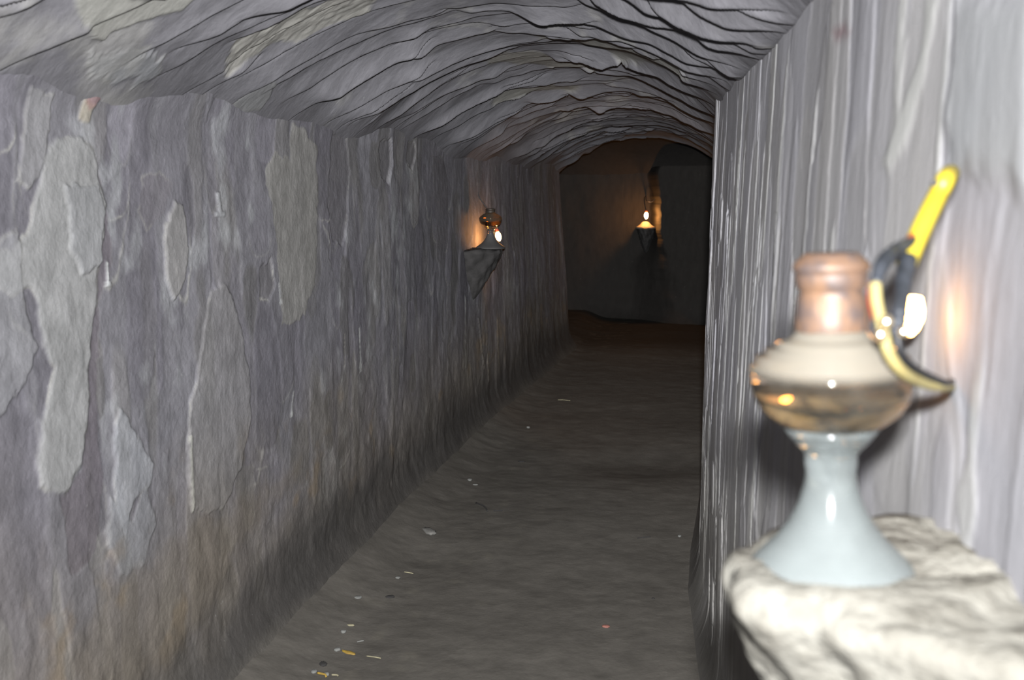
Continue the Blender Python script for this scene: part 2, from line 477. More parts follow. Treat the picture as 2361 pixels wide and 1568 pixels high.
    poly([(60, 200), (110, 215), (120, 320), (95, 420), (60, 440), (30, 420), (50, 300)], 0.0039, (.37, .365, .37), op=.7, seed=75, rim=.4)
    poly([(0, 560), (50, 520), (60, 700), (90, 820), (60, 900), (0, 1000), (-60, 900), (-60, 600)], 0.0033, (.40, .40, .41), op=.5, seed=76, rim=.3)
    poly([(225, 165), (330, 165), (345, 195), (300, 222), (262, 224), (235, 200)], .003, (.42, .43, .45), op=.7, seed=79, rim=.3)
    poly([(185, 235), (215, 245), (205, 300), (188, 292)], 0.0022, (.50, .44, .33), op=.6, seed=77, rim=.2)
    poly([(190, 215), (215, 225), (200, 262), (185, 250)], 0.0011, (.42, .20, .20), op=.5, seed=78, rim=0)
    # mottling of the whole surface
    f.C *= (1+.10*fbm(y*11, z*8, 44, 5)+.07*fbm(y*36, z*22, 45, 3))[..., None]
    f.H += .0016*fbm(y*26, z*22, 46, 4)*(.4+vnoise(y*4, z*3, 47))
    # white drips of lime
    def drip(x0, y0, x1, y1, w, seed, c=(.66, .67, .66), op=.9, blob=True):
        a = hit_left(x0, y0); b = hit_left(x1, y1)
        n = 16; L, R = [], []
        for i in range(n+1):
            t = i/n; yy = lerp(a[0], b[0], t); zz = lerp(a[1], b[1], t)
            ww = w*(.55+.5*math.sin(i*1.7+seed)**2) * (1.0 if not blob or t < .78 else 2.2)
            L.append((yy-ww, zz)); R.append((yy+ww, zz))
        f.poly(L+R[::-1], .002, c, op=op, seed=seed, rim=0, edge=.004, warp=.004)
    drip(826, 757, 830, 860, .012, 81)
    drip(1073, 680, 1075, 850, .016, 82, (.44, .44, .42))
    drip(1122, 740, 1128, 880, .016, 83, (.46, .42, .36), blob=False)
    drip(1146, 735, 1150, 860, .022, 84, (.46, .41, .33), blob=False)
    drip(1104, 730, 1118, 850, .022, 85, (.36, .34, .31), .6, blob=False)
    drip(790, 770, 792, 850, .006, 86, (.5, .48, .44), blob=False)
    drip(676, 900, 672, 960, .008, 87)
    drip(440, 1000, 446, 1180, .010, 88, (.55, .55, .50), blob=False)
    drip(248, 600, 250, 660, .008, 89)
    drip(505, 440, 512, 500, .018, 90, (.52, .53, .54), .7)
    drip(640, 650, 646, 700, .006, 91)
    drip(940, 375, 948, 400, .010, 92, (.5, .5, .48))
    # brown and ochre stain of the lower wall, dark foot
    k = sstep(.95, .25, z + .30*fbm(y*2.2, z*2, 50, 4))
    br = np.array([.235, .205, .165])*(1+.35*fbm(y*9, z*6, 51, 4))[..., None]
    f.C[...] = lerp(f.C, br, (k*.75)[..., None])
    och = sstep(.25, .6, fbm(y*7, z*7, 52, 4))*sstep(.9, .5, z)*sstep(.12, .35, z)
    f.C[...] = lerp(f.C, np.array([.33, .25, .16]), (och*.5)[..., None])
    poly([(240, 1330), (380, 1240), (520, 1170), (640, 1090), (700, 1060), (690, 1130), (560, 1260), (480, 1400), (380, 1568), (200, 1700), (150, 1500)],
         .0, (.27, .225, .165), op=.36, seed=92, rim=0, edge=.06, warp=.03)
    poly([(520, 1390), (600, 1290), (700, 1190), (800, 1110), (900, 1030), (930, 1080), (840, 1190), (720, 1320), (640, 1440), (560, 1568), (500, 1600)],
         .0, (.115, .108, .105), op=.50, seed=93, rim=0, edge=.06, warp=.03)
    f.H += .007*k*fbm(y*9, z*7, 53, 4)
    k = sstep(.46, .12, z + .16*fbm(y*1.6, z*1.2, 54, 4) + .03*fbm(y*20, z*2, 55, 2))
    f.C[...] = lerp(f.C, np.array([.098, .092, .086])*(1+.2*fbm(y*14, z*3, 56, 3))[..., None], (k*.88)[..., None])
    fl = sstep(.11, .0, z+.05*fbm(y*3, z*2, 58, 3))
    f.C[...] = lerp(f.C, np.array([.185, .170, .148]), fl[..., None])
    f.H += .0010*fbm(y*34, z*12, 57, 3)*sstep(1.8, 1.2, z+.2)
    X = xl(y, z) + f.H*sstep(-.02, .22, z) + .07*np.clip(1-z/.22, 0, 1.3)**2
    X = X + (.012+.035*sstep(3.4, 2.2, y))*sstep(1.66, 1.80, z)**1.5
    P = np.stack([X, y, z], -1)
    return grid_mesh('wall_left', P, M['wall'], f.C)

# ---- vault
def build_ceiling():
    Y = np.concatenate([np.linspace(-1.6, 1.5, 50)[:-1], geo(1.5, 10.25, 1500)])
    t = np.linspace(-.015, 1.012, 340)
    f = Field(Y, t); y, tt = f.YY, f.SS
    W = 1.58
    cool = np.array([.252, .246, .264]); f.C[...] = cool*(1+.16*fbm(y*2.0, tt*2.5, 101, 4))[..., None]
    H = f.H                         # positive: into the room
    H += .016*fbm(y*1.2, tt*2, 102, 3) + .0040*fbm(y*11, tt*5, 103, 4)
    rng = random.Random(5)
    def ridge(y0, t0, t1, s, Lb, seed, bow=.42, groove=.010):
        ph = rng.uniform(0, 6.28)
        for_t = (t > t0-.02) & (t < t1+.02)
        ti = np.nonzero(for_t)[0]
        if len(ti) < 4: return
        tv = t[ti]
        yc = y0 + bow*np.sin(np.pi*np.clip(tv, 0, 1)) + .05*np.sin(tv*5+ph) + .03*fbm(tv*6+seed, tv*0+seed, seed, 3)
        a0, a1 = np.searchsorted(Y, [yc.min()-Lb*1.1, yc.max()+.06])
        B = (slice(a0, a1), slice(ti[0], ti[-1]+1))
        d = y[B]-yc[None, :]
        env = (sstep(t0-.01, t0+.10*(t1-t0)+.02, tv)*sstep(t1+.01, t1-.12*(t1-t0)-.02, tv))[None, :]
        st = s*env*(1+.25*fbm(tv*14, tv*0+3, seed+2, 2))[None, :]
        up = np.where(d < 0, np.clip(1+d/Lb, 0, 1)**1.6, 0)
        dn = np.where(d >= 0, np.exp(-(d/groove)), 0)*0
        gv = -np.exp(-((d-groove)/groove)**2)*.45
        H[B] += st*(up+dn+gv)
        if rng.random() < .55:
            kk = np.clip(1+d/Lb, 0, 1)*(d < 0)*env
            c = cool*rng.choice([.80, .9, 1.06, 1.15])
            f.C[B] = lerp(f.C[B], c, (kk*.55)[..., None])
    yy = 1.0; i = 0
    while yy < 10.0:
        n = rng.choice([2, 3, 3, 4])
        a = rng.uniform(-.1, .12)
        for k in range(n):
            ln = rng.uniform(.16, .50)
            t0 = a; t1 = min(a+ln, 1.03)
            if t1-t0 > .08:
                ridge(yy+rng.uniform(-.06, .06)-.25*0, t0, t1, rng.uniform(.012, .034), rng.uniform(.10, .24), 200+i)
            i += 1
            a += ln*rng.uniform(.55, .95)
            if a > .95: break
        yy += rng.uniform(.09, .20)*(1 if yy > 3 else 1.1)
    # deeper laps over the right shoulder
    for k, (y0, t0, t1, s) in enumerate([(2.05, .62, .985, .040), (2.38, .55, .99, .046), (2.62, .70, .985, .036), (2.85, .66, .985, .034), (3.1, .52, .99, .04),
                                         (3.35, .62, .985, .036), (3.55, .5, .98, .034), (3.8, .6, .985, .036), (1.75, .70, .98, .038), (2.2, .8, .985, .03),
                                         (4.2, .45, .99, .034), (4.7, .5, .99, .036), (5.4, .4, .99, .036), (6.2, .4, .99, .036)]):
        ridge(y0, t0, t1, s*1.35, .20, 400+k, bow=.50, groove=.012)
    def poly(px, *a, **kw):
        pts = [hit_ceil(*p) for p in px]
        f.poly([(p[0], p[1]) for p in pts], *a, **kw)
    poly([(150, -30), (470, -40), (420, 0), (330, 30), (255, 60), (235, 84), (200, 80), (175, 40)], .012, (.46, .455, .41), seed=110, rim=.2, warp=.01, edge=.008, op=.85)
    poly([(520, 130), (540, 80), (620, 30), (720, 0), (860, -20), (860, 15), (800, 40), (700, 75), (620, 100), (560, 125), (535, 148)], .006, (.47, .455, .40), seed=111, rim=.3, warp=.02, edge=.01, op=.7, texture=.006)
    poly([(540, 235), (590, 195), (625, 175), (636, 190), (620, 225), (595, 262), (560, 262)], .010, (.30, .30, .30), seed=112, rim=.2, warp=.006, edge=.006)
    poly([(1225, 65), (1290, 70), (1420, 78), (1500, 110), (1590, 150), (1600, 172), (1540, 160), (1440, 130), (1330, 95), (1240, 82)], .006, (.45, .44, .39), seed=113, rim=.2, warp=.015, op=.6, edge=.02)
    poly([(1110, 125), (1200, 118), (1330, 130), (1370, 150), (1250, 150), (1120, 145)], .004, (.42, .40, .34), seed=114, rim=.2, warp=.015, op=.6, edge=.02)
    poly([(1120, 230), (1180, 200), (1230, 188), (1350, 192), (1300, 205), (1200, 215), (1150, 235)], .004, (.42, .41, .35), seed=115, rim=.2, warp=.015, op=.6, edge=.02)
    poly([(200, 100), (300, 90), (350, 160), (330, 205), (270, 215), (220, 170)], .010, (.40, .41, .42), seed=116, rim=.5, warp=.02, op=.6, edge=.01)
    spots = fbm(y*7, tt*14, 140, 5)*.6+fbm(y*1.3, tt*3, 141, 3)*.8
    k = sstep(.30, .6, spots)*.5
    f.C[...] = lerp(f.C, np.array([.46, .45, .42]), k[..., None])
    H *= .15+.85*sstep(0, .09, tt)*sstep(1.012, .985, tt)
    x, z = ceil_xz(y, np.clip(tt, -.02, 1.02))
    # normal pointing to the room (in the cross-section)
    dx = 1e-3; xa, za = ceil_xz(y, np.clip(tt-dx, 0, 1)); xb, zb = ceil_xz(y, np.clip(tt+dx, 0, 1))
    nx = (zb-za); nz = -(xb-xa); L = np.hypot(nx, nz)+1e-9
    P = np.stack([x+H*nx/L, y, z+H*nz/L], -1)
    return grid_mesh('ceiling', P, M['ceil'], f.C, flip=True)

# ---- right wall
def build_right():
    Y = np.concatenate([np.linspace(-1.6, .4, 40)[:-1], geo(.4, 2.2, 420)[:-1], np.linspace(2.2, 4.6, 800)[:-1], np.linspace(4.6, 10.2, 160)])
    s = np.linspace(-.05, 1.86, 420)
    f = Field(Y, s); y, z = f.YY, f.SS
    cool = np.array([.66, .65, .685]); f.C[...] = cool*(1+.12*fbm(y*3, z*1.2, 300, 4))[..., None]
    f.H += .008*fbm(y*1.6, z*.8, 301, 3) + .0025*fbm(y*7, z*1.3, 302, 4) + .0006*fbm(y*30, z*2.4, 303, 3)
    rng = random.Random(8)
    for i in range(230):
        yy = rng.uniform(.5, 4.6); zz = rng.uniform(.05, 1.75)
        v = rng.choice([.88, .93, 1.0, 1.07, 1.12])
        c = cool*v*(np.array([1.02, 1.01, .94]) if rng.random() > .5 else 1)
        f.stroke(yy, zz, rng.uniform(.03, .12), rng.uniform(.15, .5), rng.uniform(-.0025, .0035), c, op=rng.uniform(.3, .7),
                 seed=500+i, rim=rng.choice([0, .2, .5]), tilt=rng.uniform(-.03, .05), rough=.35)
    # narrow pale runs
    for i in range(70):
        yy = rng.uniform(.7, 4.5); zz = rng.uniform(.2, 1.7)
        f.stroke(yy, zz, rng.uniform(.006, .022), rng.uniform(.08, .35), .002, (.84, .84, .80), op=rng.uniform(.35, .8), seed=900+i, rough=.8, edge=.4)
    for i in range(30):     # sharp upright cracks near the corner
        yy = rng.uniform(2.9, 4.2); zz = rng.uniform(.1, 1.7)
        f.stroke(yy, zz, rng.uniform(.02, .07), rng.uniform(.06, .22), rng.uniform(.002, .006), cool*rng.uniform(.85, 1.1), op=.4, seed=1200+i, rough=.6, edge=.06)
    def poly(px, *a, **kw): f.poly([hit_right(*p) for p in px], *a, **kw)
    poly([(2205, -30), (2400, -30), (2400, 460), (2250, 440), (2190, 400), (2170, 300), (2190, 150)], .005, (.60, .61, .615), seed=310, rim=0, warp=.01, edge=.03)
    poly([(2140, -30), (2175, -30), (2130, 200), (2090, 330), (2050, 400), (2030, 380), (2070, 260), (2120, 120)], .002, (.84, .84, .80), seed=311, rim=0, warp=.008, edge=.016)
    poly([(1920, 60), (1950, 58), (1965, 90), (1950, 110), (1930, 110)], .0, (.45, .27, .29), seed=312, rim=0, warp=.01, edge=.02, op=.7)
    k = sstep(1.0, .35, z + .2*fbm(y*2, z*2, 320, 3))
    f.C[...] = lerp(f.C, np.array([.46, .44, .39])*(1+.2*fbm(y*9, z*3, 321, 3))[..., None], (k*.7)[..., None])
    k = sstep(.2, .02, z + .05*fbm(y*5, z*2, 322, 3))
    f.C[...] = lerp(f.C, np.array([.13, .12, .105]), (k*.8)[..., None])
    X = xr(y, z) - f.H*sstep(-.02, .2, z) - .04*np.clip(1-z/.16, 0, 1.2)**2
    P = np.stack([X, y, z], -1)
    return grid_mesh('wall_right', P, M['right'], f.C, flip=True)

# ---- floor
def build_floor():
    Y = np.concatenate([np.linspace(-1.7, 2.2, 60)[:-1], geo(2.2, 13.6, 700)])
    X = np.linspace(-2.6, 1.7, 420)
    f = Field(Y, X); y, x = f.YY, f.SS
    f.C[...] = np.array([.185, .170, .148])
    f.C *= (1+.16*fbm(y*1.3, x*1.3, 400, 4)+.07*fbm(y*12, x*7, 401, 4))[..., None]
    f.C *= lerp(1.0, .30, sstep(9.6, 11.0, y))[..., None]      # same earth, distance shade painted into its colour round the turn
    f.H += .012*fbm(y*1.1, x*1.1, 402, 3) + .004*fbm(y*6, x*5, 403, 4) + .0012*fbm(y*30, x*22, 404, 3)
    # hollow by the right wall, trodden ridge on the left
    p = at_z(1520, 1068)
    e = np.sqrt(((y-p[1]-.25*(x-p[0]))/.28)**2 + ((x-p[0])/.42)**2)
    f.H -= .030*np.exp(-e**2)
    f.C *= (1-.25*np.exp(-(e*.9)**4))[..., None]
    p2 = at_z(990, 1285)
    e = np.sqrt(((y-p2[1])/.16)**2 + ((x-p2[0])/.20)**2)
    f.H -= .016*np.exp(-e**2)
    # straw-coloured dust and pale crumbs near the left wall
    k = np.exp(-((x+1.0)/.28)**2)*sstep(.15, .6, fbm(y*14, x*14, 410, 4))
    f.C[...] = lerp(f.C, np.array([.24, .22, .18]), (k*.45)[..., None])
    f.H += .085*sstep(-1.05, -1.45, x)**1.6 + .006*sstep(-.9, -1.3, x)*fbm(y*7, x*7, 411, 4)
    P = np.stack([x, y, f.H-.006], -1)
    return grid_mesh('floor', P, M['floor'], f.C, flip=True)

# ---- the turn of the tunnel
BY = 13.0
def yb(X): return BY - .50*np.interp(X, [-.645, -.545], [0, 1.0]) - .0
def build_turn():
    xs = np.concatenate([np.linspace(-2.6, -1.0, 60)[:-1], np.linspace(-1.0, -.3, 240)[:-1], np.linspace(-.3, 1.7, 60)])
    zs = np.linspace(-.05, 1.85, 300)
    XX, ZZ = np.meshgrid(xs, zs, indexing='ij')
    wob = .05*fbm(ZZ*3, ZZ*0+1, 600, 3)+.012*fbm(ZZ*14, ZZ*0, 601, 3)
    fade = sstep(.45, 1.1, ZZ)
    stp = 1.0
    Yw = BY - .50*stp*sstep(-.575-lerp(.35, .085, fade), -.575+lerp(.35, .085, fade), XX+wob) + .03*fbm(XX*3, ZZ*1.5, 602, 4) + .008*fbm(XX*16, ZZ*5, 603, 4)
    Yw = Yw - .10*np.clip(1-ZZ/.2, 0, 1.2)**2
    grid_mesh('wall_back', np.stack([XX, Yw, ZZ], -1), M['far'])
    # vault of the crossing passage, springing from the back wall
    v = np.linspace(0, 1, 80); xs2 = np.linspace(-2.6, 1.7, 160)
    XX, V = np.meshgrid(xs2, v, indexing='ij')
    Yc = 10.05 + (BY+.05-10.05)*V
    Zc = 1.72 + .46*(1-np.abs(2*V-1)**3.2) + .02*fbm(XX*3, V*5, 610, 4)
    Zc = np.where(V < .5, np.maximum(Zc, 2.10), Zc)
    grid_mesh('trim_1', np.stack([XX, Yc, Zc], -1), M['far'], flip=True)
    # cross wall pierced by the arch
    def pane(name, poly):
        mesh_obj(name, [(p[0], 10.2, p[1]) for p in poly] + [(p[0], 10.12, p[1]) for p in poly],
                 [tuple(range(len(poly))), tuple(reversed(range(len(poly), 2*len(poly))))] +
                 [(i, (i+1) % len(poly), (i+1) % len(poly)+len(poly), i+len(poly)) for i in range(len(poly))],
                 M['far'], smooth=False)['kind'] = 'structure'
    arch = []
    for k in range(41):
        a = ceil_xz(np.array(10.2), k/40); arch.append((float(a[0]), float(a[1])))
    for i in range(40):
        pass
    xL = float(xl(10.2, 0)); xR = float(xr(10.2, 0))
    pane('wall_crossing_left', [(-2.6, -.05), (xL-.02, -.05), (arch[0][0]-.02, arch[0][1]), (arch[0][0]-.02, 2.3), (-2.6, 2.3)])
    pane('wall_crossing_right', [(xR+.03, -.05), (1.7, -.05), (1.7, 2.3), (arch[-1][0]+.03, 2.3), (arch[-1][0]+.03, arch[-1][1])])
    vs = [(x, 10.2, z+.02) for x, z in arch] + [(x, 10.2, 2.3) for x, z in arch]
    n = len(arch)
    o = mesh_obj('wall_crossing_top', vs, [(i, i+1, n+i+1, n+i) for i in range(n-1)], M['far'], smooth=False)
    o['kind'] = 'structure'
    for nm, X in (('wall_passage_left', -2.6), ('wall_passage_right', 1.7)):
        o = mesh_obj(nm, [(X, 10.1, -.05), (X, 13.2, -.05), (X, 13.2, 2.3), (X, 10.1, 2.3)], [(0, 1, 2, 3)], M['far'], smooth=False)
        o['kind'] = 'structure'

build_floor(); build_left(); build_right(); build_ceiling(); build_turn()

# ------------------------------------------------------------------ brackets
def bracket(name, foot, direction, R, height, mat, label, power=1.25, bulge=.02, seed=0, collar=None, flat=1.0, sweep=1.0):
    """half cone of plaster growing out of the wall; foot = point on the wall at its top, direction = unit vector into the room"""
    d = np.array(direction, float); side = np.array([-d[1], d[0], 0])
    n, m = 60, 40
    root = empty(name, tuple(foot), label, 'wall bracket')
    vs, fs = [], []
    rng = np.random.RandomState(seed)
    def pt(a, v):               # a 0..pi round the front, v 0 bottom .. 1 rim
        h = -height*(1-v)
        r = R*max(v, 0.0)**(1/power) if v > 0 else 0.0
        w = 1+.05*math.sin(3*a+seed)*1+.03*math.sin(7*a+9*v+seed)+.02*math.sin(13*a-14*v)
        r = (r*w)+.012
        p = d*(math.sin(a)*r*flat-.015) + side*(math.cos(a)*r*sweep)
        return p + np.array([0, 0, h])
    rows = []
    for j in range(m+1):
        v = j/m
        rows.append([len(vs)+i for i in range(n+1)])
        for i in range(n+1): vs.append(pt(math.pi*i/n, v))
    # rounded lip and top
    for k, (rr, dz) in enumerate([(.985, .010), (.95, .017), (.88, .020), (.6, .022), (.3, .024), (.05, .026)]):
        rows.append([len(vs)+i for i in range(n+1)])
        for i in range(n+1):
            a = math.pi*i/n; p = pt(a, 1.0)
            q = np.array([p[0], p[1], 0])
            c = -d*.015
            q = c+(q-c)*rr
            g = .004*math.sin(5*a+k)+.003*math.sin(11*a+2*k)
            vs.append((q[0], q[1], dz+g))
    for r0, r1 in zip(rows[:-1], rows[1:]):
        for i in range(n): fs.append((r0[i], r0[i+1], r1[i+1], r1[i]))
    # back closure inside the wall
    fs.append(tuple([r[0] for r in rows] + [r[-1] for r in reversed(rows)]))
    o = mesh_obj('body', vs, fs, mat, root)
    t = bpy.data.textures.new(name+'_lumps', 'CLOUDS'); t.noise_scale = .05; t.noise_depth = 3
    md = o.modifiers.new('lumps', 'DISPLACE'); md.texture = t; md.strength = bulge; md.mid_level = .5
    return root

def lamp(name, base, k, cap_h, label, seed=0, cap_mat=None, group=None, fm=None, gm=None, fw=1.0):
    """glass table lamp: flared foot, narrow waist, squat oil fount, tin collar.  k scales the whole lamp"""
    root = empty(name, base, label, 'oil lamp', group)
    z = lambda v: v*k
    def sc(p): return [(r*k, k*float(np.interp(zz, [0, .106, .139, .226, .294], [0, .093, .121, .198, .256]))) for r, zz in p]
    wide = lambda p: [(r*(1+(fw-1)*max(0, 1-z_/.08)), z_) for r, z_ in p]
    foot = [(0, .0), (.060, .0), (.0635, .004), (.062, .010), (.054, .020), (.042, .034), (.032, .050), (.0245, .068), (.0205, .084),
            (.0188, .096), (.0196, .100), (.0200, .106), (.0196, .111), (.0215, .116), (.028, .124), (.0345, .134), (.0365, .1385), (0, .1385)]
    lathe('foot', sc(wide(foot)), fm or M['foot'], root)
    fount = [(0, .1395), (.030, .1395), (.042, .143), (.052, .152), (.058, .163), (.0612, .176), (.0622, .186), (.0615, .1925),
             (.0560, .1965), (.0580, .2005), (.0480, .2030), (.0505, .2070), (.0400, .2095), (.0430, .2130), (.0320, .2155), (.0275, .2215), (.0262, .226), (0, .226)]
    lathe('fount', sc(fount), gm or M['fount'], root)
    inner = [(0, .1435), (.030, .1440), (.041, .1475), (.0495, .156), (.0548, .166), (.0575, .178), (0, .1782)]
    oil = lathe('kerosene', sc(inner), M['oil'], root)
    c = cap_h
    cap = [(.0262, .222), (.0272, .228), (.0268, .228+.10*c), (.0262, .228+.16*c), (.0258, .228+.30*c), (.0248, .228+.38*c), (.0232, .228+.46*c), (.0232, .228+.50*c),
           (.0262, .228+.55*c), (.0266, .228+.70*c), (.0258, .228+.74*c), (.0285, .228+.77*c), (.0286, .228+.84*c), (.0262, .228+.89*c), (.0215, .228+.97*c), (.0195, .228+1.0*c), (0, .228+1.0*c)]
    cp = lathe('cap', sc(cap), cap_mat or M['rust'], root, wob=.006, seed=seed)
    return root

# near bracket and lamp, fixed to the right wall
LY = .83
lp = at_y(1922, 1302, LY)
bz = float(lp[2])
wx = float(xr(LY, bz))
bracket('wall_bracket', (wx+.01, LY, bz-.020), (-1, 0, 0), .192+float(xr(LY, bz))-.19, .36, M['bracket'],
        'pale cream plaster bracket in the foreground on the right wall, under the big blurred lamp', seed=3, power=1.05, bulge=.014, flat=.93, sweep=.66)
near = lamp('oil_lamp', (float(lp[0])-.002, LY, bz-.008), 1.0, .066,
            'large blurred glass oil lamp with a rusty cap, in the foreground on the right wall', seed=1)

near.rotation_euler = (0, math.radians(-2.2), 0)

# second lamp on the left wall
L2 = at_y(1131, 574, 6.3); L2[0] = L2[0]
b2x = float(xl(6.3, L2[2]))
bracket('wall_bracket', (b2x, 6.3, float(L2[2])-.02), (1, 0, 0), .185, .30, M['bracket_old'],
        'grey half-cone plaster bracket on the left wall, under the small dark glass lamp', seed=5, power=1.2, bulge=.012)
lamp('oil_lamp', (float(L2[0]), 6.3, float(L2[2])+.002), 1.13, .020,
     'small dark glass oil lamp on the bracket of the left wall, halfway down the tunnel', seed=2, cap_mat=M['tin'], fm=M['old_foot'], gm=M['old_fount'], fw=1.30)

# third bracket, on the end wall
L3 = at_y(1489, 527, 12.80)
b3 = bracket('wall_bracket', (float(L3[0]), 12.97, float(L3[2])), (0, -1, 0), .115, .30, M['bracket_old'],
             'dark plaster bracket far away at the end wall, a lit mound on its top', seed=9, power=1.4, bulge=.010, flat=3.2, sweep=.98)
md_ = lathe('mound', [(0, -.02), (.118, -.015), (.110, .006), (.085, .018), (.062, .036), (.045, .056), (.026, .068), (0, .072)],
            simple('mound_plaster', (.20, .17, .13), .9, c2=(.16, .13, .10)), b3, loc=(0, -.27, .018), wob=.02, seed=4)

# ------------------------------------------------------------------ light bulbs and their cables
def bulb(parent, p, r, h, glow, tilt=(0, 0), socket=True):
    """a small candle-shaped bulb hanging point down from a red socket; p = world position of its middle"""
    L = Vector(parent.location)
    prof = [(0, -h*.5), (r*.35, -h*.46), (r*.75, -h*.30), (r, -h*.05), (r*.95, h*.15), (r*.7, h*.35), (r*.55, h*.45), (0, h*.46)]
    o = lathe('bulb', prof, glow, parent, seg=32)
    o.location = Vector(p)-L; o.rotation_euler = (tilt[0], tilt[1], 0)
    if socket:
        s = lathe('socket', [(0, h*.44), (r*.62, h*.44), (r*.62, h*.72), (r*.5, h*.80), (0, h*.80)], M['red'], parent, seg=24)
        s.location = o.location; s.rotation_euler = o.rotation_euler
    return o

def path(pts):
    return [tuple(at_y(x, y, Y)) for x, y, Y in pts]

# near: yellow cable, tape and bulb
ca = path([(2184, 408, .895), (2160, 455, .885), (2128, 520, .865), (2088, 612, .845)])
root = empty('wired_bulb', ca[0], 'thick yellow cable with black tape and a glowing bulb beside the big foreground lamp', 'light bulb')
_h = hit_right(2196, 398); wall_end = at_y(2196, 398, _h[0]+.03)
obs = []
o = tube('yellow_cable', [tuple(wall_end)]+ca, .0078, M['yellow']); obs.append(o)
o = tube('black_tape', path([(2094, 598, .836), (2082, 650, .812), (2076, 700, .79), (2070, 760, .78), (2066, 775, .778)]), lambda f: .0068-.0020*f, M['tape'], bump=.07); obs.append(o)
o = tube('loop_tape', path([(2108, 552, .852), (2070, 575, .83), (2038, 604, .80), (2022, 645, .785), (2018, 668, .78)]), lambda f: .0026+.0034*math.sin(math.pi*min(1, f*1.05+.05)), M['tape'], bump=.10); obs.append(o)
o = tube('red_wire', path([(2112, 540, .856), (2090, 556, .846), (2050, 590, .815), (2014, 650, .79), (2008, 690, .782), (2018, 735, .775)]), .0026, M['red']); obs.append(o)
_h = hit_right(2196, 893); we = at_y(2196, 893, _h[0]+.03)
lw = path([(2018, 655, .778), (2022, 700, .77), (2036, 760, .762), (2050, 815, .762), (2082, 858, .775), (2130, 884, .82), (2178, 892, .875)])+[tuple(we)]
o = tube('wire', lw, .0042, M['oldyellow']); obs.append(o)
o['label'] = 'faded yellow wire'
we2 = we + np.array([0, 0, .006])
dw = path([(2068, 768, .778), (2078, 815, .778), (2104, 846, .79), (2150, 872, .83), (2182, 884, .872)])+[tuple(we2)]
o = tube('wire', dw, .0032, M['black']); obs.append(o)
o['label'] = 'thin black wire'
for (x, y, Y, r) in ((2044, 742, .756, .0052), (2030, 772, .750, .0050), (2084, 765, .770, .0046)):  # added brass beads, their flash glints make the bright spots by the wires
    p = at_y(x, y, Y)
    o = lathe('glint_bead', [(0, -r), (r*.7, -r*.7), (r, 0), (r*.7, r*.7), (0, r)], M['brass'], seg=20); o.location = p
    obs.append(o)
adopt(root, *obs)
bulb(root, at_y(2104, 728, .97), .0095, .038, M['glow_near'], tilt=(.1, .1), socket=False)
nail = tube('nail', [tuple(wall_end+np.array([0, 0, .004])), tuple(at_y(2160, 418, .885)), tuple(at_y(2150, 424, .88))], .0022, M['iron'])
adopt(root, nail)

# middle: bulb behind the small lamp
p2 = at_y(1149, 545, 6.43)
hole = np.array([float(xl(6.5, 1.5))-.01, 6.50, float(at_y(1135, 440, 6.5)[2])])
root = empty('wired_bulb', tuple(hole), 'small glowing bulb with a red socket behind the dark lamp on the left wall', 'light bulb')
bulb(root, p2, .017, .062, M['glow'], tilt=(0, -.25))
w = tube('wire', [tuple(hole), tuple(hole+np.array([.02, -.01, -.05])), (p2[0]-.05, 6.48, p2[2]+.13), (p2[0]-.018, 6.46, p2[2]+.065), (p2[0]-.012, 6.46, p2[2]+.045)], .0035, M['black'])
adopt(root, w)

# far: bulb above the mound
p3 = at_y(1490, 497, 12.60)
top = np.array([p3[0]-.03, 12.99, p3[2]+.23])
root = empty('wired_bulb', tuple(top), 'tiny glowing bulb far away at the end wall, hanging over a mound', 'light bulb')
bulb(root, p3, .022, .080, M['glow_far'])
w = tube('wire', [tuple(top), (p3[0]-.035, 12.75, p3[2]+.20), (p3[0]-.02, 12.64, p3[2]+.12), (p3[0], 12.60, p3[2]+.05)], .005, M['black'])
w2 = tube('wire', [tuple(top), (p3[0]-.01, 12.80, p3[2]+.175), (p3[0]+.05, 12.78, p3[2]+.16), (p3[0]+.10, 12.80, p3[2]+.20), (p3[0]+.13, 12.75, p3[2]+.22)], .005, M['black'])
w3 = tube('wire', [(p3[0]+.10, 12.84, p3[2]+.20), (p3[0]+.11, 12.80, p3[2]+.15), (p3[0]+.115, 12.80, p3[2]+.11)], .010, M['black'])
adopt(root, w, w2, w3)

# ------------------------------------------------------------------ litter on the floor
def flat_blob(name, px, py, w, l, h, rot, mat, label, cat, seed=0, pw=1.0):
    p = at_z(px, py, .0)
    rng = random.Random(seed); n = 18
    out = []
    for i in range(n):
        a = 2*math.pi*i/n
        r = 1+rng.uniform(-.14, .14)
        out.append((w*r*math.copysign(abs(math.cos(a))**pw, math.cos(a)), l*r*math.copysign(abs(math.sin(a))**pw, math.sin(a))))
    vs, fs = [], []
    for s_, zz in ((.9, 0), (1, h*.45), (.82, h*.9), (.4, h)):
        for (x, y) in out: vs.append((x*s_, y*s_, zz+rng.uniform(-.05, .05)*h))
    vs.append((0, 0, h))
    for j in range(3):
        for i in range(n):
            k = (i+1) % n; fs.append((j*n+i, j*n+k, (j+1)*n+k, (j+1)*n+i))
    for i in range(n): fs.append((3*n+i, 3*n+(i+1) % n, 4*n))
    fs.append(tuple(reversed(range(n))))
    o = mesh_obj(name, vs, fs, mat)
    o.location = (p[0], p[1], floor_z(p[0], p[1])-.001); o.rotation_euler = (0, 0, rot)
    return tag(o, label, cat)
_fl = bpy.data.objects['floor'].data
_fc = np.empty(len(_fl.vertices)*3, dtype=np.float32); _fl.vertices.foreach_get('co', _fc); _fc = _fc.reshape(-1, 3)
def floor_z(x, y):
    d = (_fc[:, 0]-x)**2+(_fc[:, 1]-y)**2
    return float(_fc[np.argmin(d), 2])
